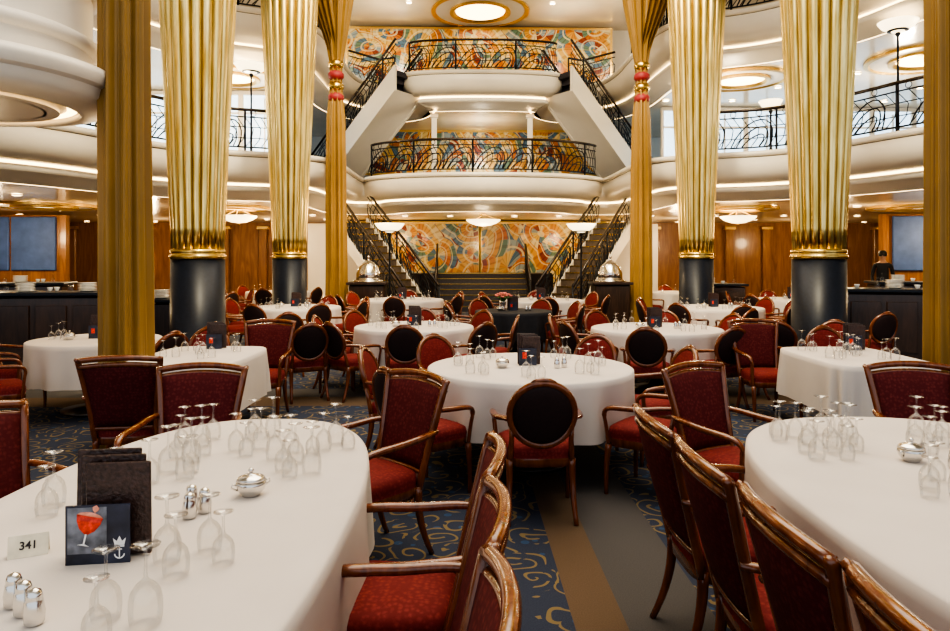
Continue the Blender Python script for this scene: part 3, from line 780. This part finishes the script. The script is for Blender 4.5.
def pendant(x,y,ztop,r=.45):
    e=obj('bowl_pendant',None,(x,y,ztop),label='shallow glowing alabaster bowl hung from ceiling by brass rods',cat='ceiling lamp',group='ceiling bowl lamps')
    b=MB(); b.lathe([(.001,-.36),(r*.4,-.34),(r*.75,-.28),(r,-.2),(r*1.02,-.17)],32,close=False); obj('lamp_shade',b.mesh('lamp_shade',['bowl']),parent=e)
    b=MB(); b.lathe([(.1,0),(.1,-.03)],16)
    for k in range(3):
        a=2*pi*k/3; b.tube([(.05*cos(a),.05*sin(a),-.02),(r*.95*cos(a),r*.95*sin(a),-.18)],.01,6)
    b.lathe([(.001,-.40),(.03,-.38),(.02,-.355)],10); obj('rod',b.mesh('rod',['ring']),parent=e)
pendant(0,20.7,2.9,.5); pendant(6.6,18.2,2.86,.45); pendant(-6.4,18.2,2.86,.45)

for s_ in(-1,1):
    e=obj('display_pedestal',None,(s_*2.75,15.9,0),label='dark display pedestal topped by a silver dome by the stairs',cat='pedestal',group='display pedestals')
    b=MB(); b.box((0,0,.5),(.8,.6,1.0),bev=.03); b.box((0,0,1.03),(.9,.7,.06),bev=.01); obj('cabinet_body',b.mesh('cabinet_body',['darkwood']),parent=e)
    e2=obj('serving_dome',None,(s_*2.75,15.9,1.06),label='polished silver serving dome on dark pedestal',cat='serving dome',group='silver domes')
    b=MB(); b.lathe([(.34,0),(.34,.03),(.30,.05)],32); obj('tray',b.mesh('tray',['silver']),parent=e2)
    b=MB(); b.lathe([(.28,.05),(.27,.2),(.21,.36),(.10,.46),(.03,.49),(.02,.53),(.035,.56),(.02,.59),(.001,.6)],32); obj('dome',b.mesh('dome',['silver']),parent=e2)

# ======================================================= FURNITURE
T1='chairs at the near oval table'; A='A';O='O'
table(-1.05,2.25,.64,1.46,2.6,.42,'long oval dining table with white tablecloth and upturned glasses')
table(1.98,2.33,.85,1.43,2.5,.42,'long oval dining table with white cloth, glasses and silver bowl')
chair(A,-.58,3.74,-.72,-.68,T1)
chair(A,-.29,2.42,-1,.04,T1)
chair(A,-.30,1.88,-1,0,T1)
chair(A,-.31,1.36,-1,0,T1)
chair(A,-1.64,3.92,.06,-1,T1)
chair(A,-1.90,2.88,.90,-.42,T1,label='wooden armchair with burgundy back at the corner of the near table')
T2='chairs at the second oval table'
chair(A,1.08,2.92,1,.03,T2); chair(A,1.10,2.36,1,0,T2); chair(A,1.13,1.81,1,0,T2); chair(A,1.16,1.27,1,0,T2)
chair(A,1.52,4.0,.5,-.8,T2); chair(A,2.66,3.98,-.06,-1,T2)
def rnd_table(cx,d,r,angs,kinds='O',glasses=True,group='chairs at a round table',gap=.20,label=None,gn=2,mn=True,cloth='cloth',scale=.95):
    table(cx,d,r,r,2,.42,label or 'round dining table with white tablecloth, glasses and menus',cloth)
    if mn:
        menu(cx,d+.05,random.uniform(-.3,.3),False,.85)
        shaker(cx+.20,d-.12); shaker(cx+.26,d-.08); sugar(cx-.22,d-.1)
    for i,a in enumerate(angs):
        t=math.radians(a); c,s_=cos(t),sin(t); R=r+gap+random.uniform(-.02,.03)
        k=kinds[i%len(kinds)]; j=random.uniform(-.08,.08)
        chair(k,cx+R*c,d+R*s_,-c+j*s_,-s_-j*c,group,scale)
        if glasses: cluster(cx+(r-.26)*c,d+(r-.26)*s_,gn,.09)
rnd_table(.43,5.5,.80,[268,222,172,128,56,8,318],'O',gn=3,gap=.22)
rnd_table(-.76,8.75,.74,[270,225,315,0,180,135,45,90],'O')
rnd_table(2.2,8.5,.78,[250,205,295,340,25,70,115,160],'O')
rnd_table(-3.13,12.2,.78,[255,300,345,30,75,165,210],'O')
rnd_table(4.15,12.1,.80,[270,315,0,30,150,180,225],'O')
rnd_table(-1.5,14.4,.85,[270,330,30,90,150,210],'O',gn=2)
rnd_table(1.35,14.2,.85,[270,330,30,90,150,210],'O',gn=2)
rnd_table(.62,11.3,.62,[200,340,20,160,60,120],'O',glasses=False,cloth='blackcloth',label='round serving table with black cloth and menus')
rnd_table(-3.98,7.35,.64,[335,25,185],'OOA',gn=3)
rnd_table(6.6,14.5,.8,[270,210,330,30,150,90],'O',gn=1)
rnd_table(-6.3,15.5,.8,[270,210,330,30,150,90],'O',gn=1)
rnd_table(5.1,17.4,.8,[270,210,330,30,90],'O',gn=1,mn=False)
rnd_table(-5.0,17.8,.8,[270,210,330,150,90],'O',gn=1,mn=False)
rnd_table(9.5,17.8,.8,[270,210,330,30,150],'O',gn=1,mn=False)
RT_='chairs at a rectangular table'
table(-2.42,6.15,.46,.62,6,.42,'rectangular dining table with white cloth near the gold drape')
menu(-2.42,6.55,0.2,False,.85)
for q in((-2.6,6.4),(-2.2,6.35),(-2.6,5.95),(-2.25,5.9),(-2.4,6.2)): cluster(q[0],q[1],2,.08)
chair(O,-2.75,7.05,.1,-1,RT_); chair(A,-2.15,7.0,0,-1,RT_)
chair(A,-2.42,4.98,-.18,1,RT_,label='wooden armchair with dark plum back beside the gold drape')
table(3.3,6.1,.44,.62,6,.42,'rectangular dining table with white cloth and glasses')
menu(3.5,6.45,-.2,False,.85)
for q in((3.05,6.4),(3.35,6.3),(3.05,5.9),(3.45,5.85),(3.3,6.1)): cluster(q[0],q[1],3,.08)
chair(A,2.95,7.05,.05,-1,RT_); chair(O,3.65,7.05,-.05,-1,RT_); chair(O,4.05,7.8,-.4,-1,RT_)
chair(A,3.6,5.15,.05,1,RT_)
for (k,cx,d,fx,fy) in [(O,-1.95,8.0,-.5,1),(O,3.75,10.2,-.6,.8),(O,5.4,9.6,-.2,1),(A,-4.35,6.35,.8,.6),(O,-2.6,9.6,-.4,1),(O,3.6,8.3,.5,1)]:
    chair(k,cx,d,fx,fy,'other dining chairs')

G1='upturned glasses on the near oval table'
menu(-1.03,1.98,.12,True,1.02); tentcard(-1.275,2.0,'341',.42)
shaker(-.90,2.33); shaker(-.955,2.36); shaker(-.93,2.28); sugar(-.80,2.5); shaker(-1.07,1.66); shaker(-1.02,1.62); shaker(-1.12,1.70)
for q in[(-1.28,3.18,4),(-1.02,3.32,3),(-.80,2.98,5),(-.70,2.76,4),(-1.16,2.72,4),(-1.38,2.40,5),(-.80,1.97,5),(-.82,1.6,3),(-.99,3.05,3),(-1.2,2.95,3),(-.62,3.12,3),(-1.28,2.55,3)]:
    cluster(q[0],q[1],q[2],.085,G1)
sugar(1.82,2.92); shaker(1.93,2.82); menu(2.2,2.4,.2,True,1)
for q in[(1.50,3.02,5),(1.46,3.27,4),(2.02,3.1,5),(1.66,2.50,3),(1.80,2.62,3),(2.2,2.7,4),(1.45,1.7,2),(1.72,3.35,3),(1.65,3.12,3),(2.15,3.3,3)]:
    cluster(q[0],q[1],q[2],.085,'upturned glasses on the second oval table')
x,y=W(.45,11.25)
e=obj('flower_arrangement',None,(x,y,.7525),label='pink flowers with green leaves in a small silver vase',cat='flowers')
b=MB(); b.lathe([(.04,0),(.05,.02),(.03,.06),(.055,.14),(.06,.15)],20); obj('vase',b.mesh('vase',['silver']),parent=e)
b=MB()
for i in range(26):
    a=i*2.4; r=.15*math.sqrt((i+.5)/26); b.tube([(0,0,.12),(r*.6*cos(a),r*.6*sin(a),.22),(r*1.3*cos(a),r*1.3*sin(a),.25-.3*r)],[.004,.02,.002],5,flat=.3)
obj('foliage',b.mesh('foliage',['leaf']),parent=e,kind='stuff')
b=MB()
for i in range(16):
    a=i*2.4; r=.14*math.sqrt((i+.5)/16)
    b.lathe([(.001,0),(.02,.005),(.03,.02),(.022,.03),(.012,.022),(.001,.02)],8,c=(r*cos(a),r*sin(a),.27-.4*r*r/.14),close=False)
obj('blossoms',b.mesh('blossoms',['petal']),parent=e,kind='stuff')

CUP=MB(); CUP.lathe([(.02,0),(.025,.005),(.038,.05),(.040,.06)],16); CUPm=CUP.mesh('cup',['china'])
PL=MB(); PL.lathe([(.07,0),(.13,.018),(.13,.022),(.07,.006)],24); PLm=PL.mesh('plate',['china'])
def station(x,y,w,dp,h,rot,label):
    e=obj('service_counter',None,(x,y,0),rot,label=label,cat='counter',group='service counters')
    b=MB(); b.box((0,0,h/2-.02),(w,dp,h-.04),bev=.02)
    for i in range(int(w/.5)):
        b.box((-w/2+.3+i*.5,-dp/2-.008,h/2),(.42,.03,h*.7),bev=.006)
    obj('cabinet_body',b.mesh('cabinet_body',['darkwood']),parent=e)
    b=MB(); b.box((0,0,h),(w+.1,dp+.1,.05),bev=.01); obj('worktop',b.mesh('worktop',['blackbase']),parent=e)
    R=Matrix.Rotation(rot,4,'Z')
    for i in range(int(w/.28)):
        p=R@Vector((-w/2+.2+i*.28,random.uniform(-.1,.1),0)); z=h+.026
        if i%3==1:
            for k in range(6): obj('plate',PLm,(x+p.x,y+p.y,z+k*.022),label='white china plate in a stack on the counter',cat='plate',group='stacked plates')
        elif i%3==2:
            for k in range(2): obj('cup',CUPm,(x+p.x+.05*k,y+p.y+.09*k,z),label='white china coffee cup on the counter',cat='cup',group='cups')
        else:
            obj('wine_glass',GL[0],(x+p.x,y+p.y,z),label='clear wine glass stored upside down on the counter',cat='glass',group='glasses on counters')
for (cx,d,w,dp,h,r) in [(-6.6,10.3,2.6,.7,1.08,.1),(-4.9,10.9,.9,.6,.95,-.1),(6.25,11.0,2.0,.7,1.1,-.25),(5.4,15.8,1.2,.6,1.0,0),(-9.5,13.5,3.0,.7,1.1,.2),(9.7,14.0,3.2,.7,1.1,-.2)]:
    x,y=W(cx,d); station(x,y,w,dp,h,r,'dark wood service counter stacked with plates and cups')
for cx,d,w in((-13.0,19.6,2.6),(11.9,19.2,1.0)):
    x,y=W(cx,d); e=obj('partition',None,(x,y,0),label='wood framed partition with padded blue panels',cat='partition',group='blue partitions')
    b=MB(); b.box((0,.06,1.4),(w+.5,.1,2.8),bev=.01); b.box((-w/2-.2,0,1.4),(.16,.2,2.8)); b.box((w/2+.2,0,1.4),(.16,.2,2.8)); obj('frame',b.mesh('frame',['wall_wood']),parent=e)
    b=MB(); k=max(1,int(w/1.2))
    for i in range(k): b.box((-w/2+w/k*(i+.5),-.02,2.0),(w/k-.06,.08,1.5),bev=.02)
    obj('padded_panel',b.mesh('padded_panel',['bluepanel']),parent=e)

def person(x,y,rot):
    J=[(0,0,.98),(0,0,1.15),(0,0,1.33),(0,0,1.45),(0,0,1.53),(0,.01,1.60),(0,.01,1.68),(0,0,1.73),
       (.17,0,1.42),(.22,.02,1.16),(.20,.18,1.02),(-.17,0,1.42),(-.22,.02,1.16),(-.20,.18,1.02),
       (.10,0,.90),(.11,.01,.5),(.11,-.02,.09),(.11,.10,.03),(-.10,0,.90),(-.11,.01,.5),(-.11,-.02,.09),(-.11,.10,.03),(.19,.25,1.0),(-.19,.25,1.0)]
    Rr=[.15,.13,.15,.11,.055,.07,.085,.05,.065,.045,.034,.065,.045,.034,.09,.06,.04,.035,.09,.06,.04,.035,.03,.03]
    Ed=[(0,1),(1,2),(2,3),(3,4),(4,5),(5,6),(6,7),(3,8),(8,9),(9,10),(3,11),(11,12),(12,13),(0,14),(14,15),(15,16),(16,17),(0,18),(18,19),(19,20),(20,21),(10,22),(13,23)]
    me=bpy.data.meshes.new('person'); me.from_pydata(J,Ed,[]); me.materials.append(M['skin'])
    o=obj('person',me,(x,y,0),rot,label='person in black jacket standing behind the service counter',cat='person')
    sm=o.modifiers.new('s','SKIN'); 
    for i,v in enumerate(me.skin_vertices[0].data if me.skin_vertices else []): v.radius=(Rr[i],Rr[i]*.85); v.use_root=(i==0)
    ss=o.modifiers.new('u','SUBSURF'); ss.levels=2; ss.render_levels=2
    bpy.context.view_layer.update()
    me2=bpy.data.meshes.new_from_object(o.evaluated_get(bpy.context.evaluated_depsgraph_get()))
    o.modifiers.clear(); o.data=me2; me2.materials.clear()
    for k in('skin','suit'): me2.materials.append(M[k])
    for p in me2.polygons:
        c=p.center; p.use_smooth=True
        p.material_index=1 if (c.z<1.49 and not (c.y>.2 and c.z>.9)) else 0
    h=MB(); h.lathe([(.001,.105),(.05,.10),(.085,.06),(.093,.0),(.085,-.04)],20,sy=1.05,close=False); obj('hair',h.mesh('hair',['hair']),(0,-.015,1.68),parent=o)
    f=MB(); f.lathe([(.001,.0),(.014,.0),(.004,.05)],8); obj('nose',f.mesh('nose',['skin']),(0,.085,1.615),parent=o)
    for s_ in(-1,1):
        f=MB(); f.lathe([(.001,-.009),(.009,0),(.001,.009)],8); obj('eye',f.mesh('eye',['ink']),(s_*.03,.078,1.655),parent=o)
x,y=W(9.55,16.4); person(x,y,pi-.5)

# ======================================================= LIGHTS
def area(x,y,z,sx,sy,e,col,rot=(0,0,0)):
    l=bpy.data.lights.new('area','AREA'); l.shape='RECTANGLE'; l.size=sx; l.size_y=sy; l.energy=e; l.color=col
    o=bpy.data.objects.new('ceiling_light',l); coll.objects.link(o); o.location=(x,y,z); o.rotation_euler=rot
def point(x,y,z,e,col=(1,.74,.42),r=.2):
    l=bpy.data.lights.new('pt','POINT'); l.energy=e; l.color=col; l.shadow_soft_size=r
    o=bpy.data.objects.new('point_light',l); coll.objects.link(o); o.location=(x,y,z)
def spot(x,y,z,tx,ty,tz,e,ang,col=(1,.86,.58),r=.15):
    l=bpy.data.lights.new('sp','SPOT'); l.energy=e; l.color=col; l.spot_size=ang; l.spot_blend=.6; l.shadow_soft_size=r
    o=bpy.data.objects.new('added_spot',l); coll.objects.link(o); o.location=(x,y,z)
    o.rotation_euler=(Vector((tx,ty,tz))-Vector((x,y,z))).to_track_quat('-Z','Y').to_euler()
area(0,9,10.0,9,11,950,(1,.88,.70))
area(0,2,9.9,8,6,220,(1,.92,.80))
for s_ in(-1,1):
    for xx,yy in((5.6,18.5),(9,17.5),(12.6,18),(6.5,23),(11,23.5),(10,13.5)): point(s_*xx,yy,2.2,65)
    for xx,yy in((6,17.2),(10,16.6),(9.5,13.0)): point(s_*xx,yy,5.2,100,(1,.82,.56))
    point(s_*2.4,15.0,2.6,25)
    spot(s_*1.2,4.0,9.6,s_*4,9,4.2,2400,.75,r=.4); spot(s_*1.5,8.6,9.6,s_*4,13.75,4.6,2000,.7,r=.4)  # spots without fixtures, added to brighten the gold columns
    spot(s_*1.0,11,9.8,s_*2.5,19.5,4.5,1200,.8)
point(-4.9,4.9,2.1,14)  # fill light with no fixture, added to light the bay underside
point(0,21.0,2.1,40); point(-2.8,23.2,2.3,30); point(2.8,23.2,2.3,30); point(0,22.8,5.2,70,(1,.85,.62)); point(-3,23.6,9.0,60,(1,.85,.62)); point(3,23.6,9.0,60,(1,.85,.62))
for s_ in(-1,1): point(s_*5.5,22,9,120,(1,.85,.62)); point(s_*10,20,9,120,(1,.87,.68))

w=bpy.data.worlds.new('World'); scene.world=w; w.use_nodes=True
bg=w.node_tree.nodes['Background']; bg.inputs['Color'].default_value=(.84,.91,1.0,1); bg.inputs['Strength'].default_value=.78
try:
    scene.view_settings.view_transform='AgX'; scene.view_settings.look='AgX - High Contrast'; scene.view_settings.exposure=.38
except Exception as ex: print(ex)

cam=bpy.data.cameras.new('Camera'); co=bpy.data.objects.new('Camera',cam); coll.objects.link(co)
cam.sensor_width=36; cam.lens=700/950*36; cam.shift_y=-57.5/950; cam.clip_start=.05; cam.clip_end=200
co.location=(-.63,0,1.6); co.rotation_euler=(pi/2,0,-TH)
scene.camera=co
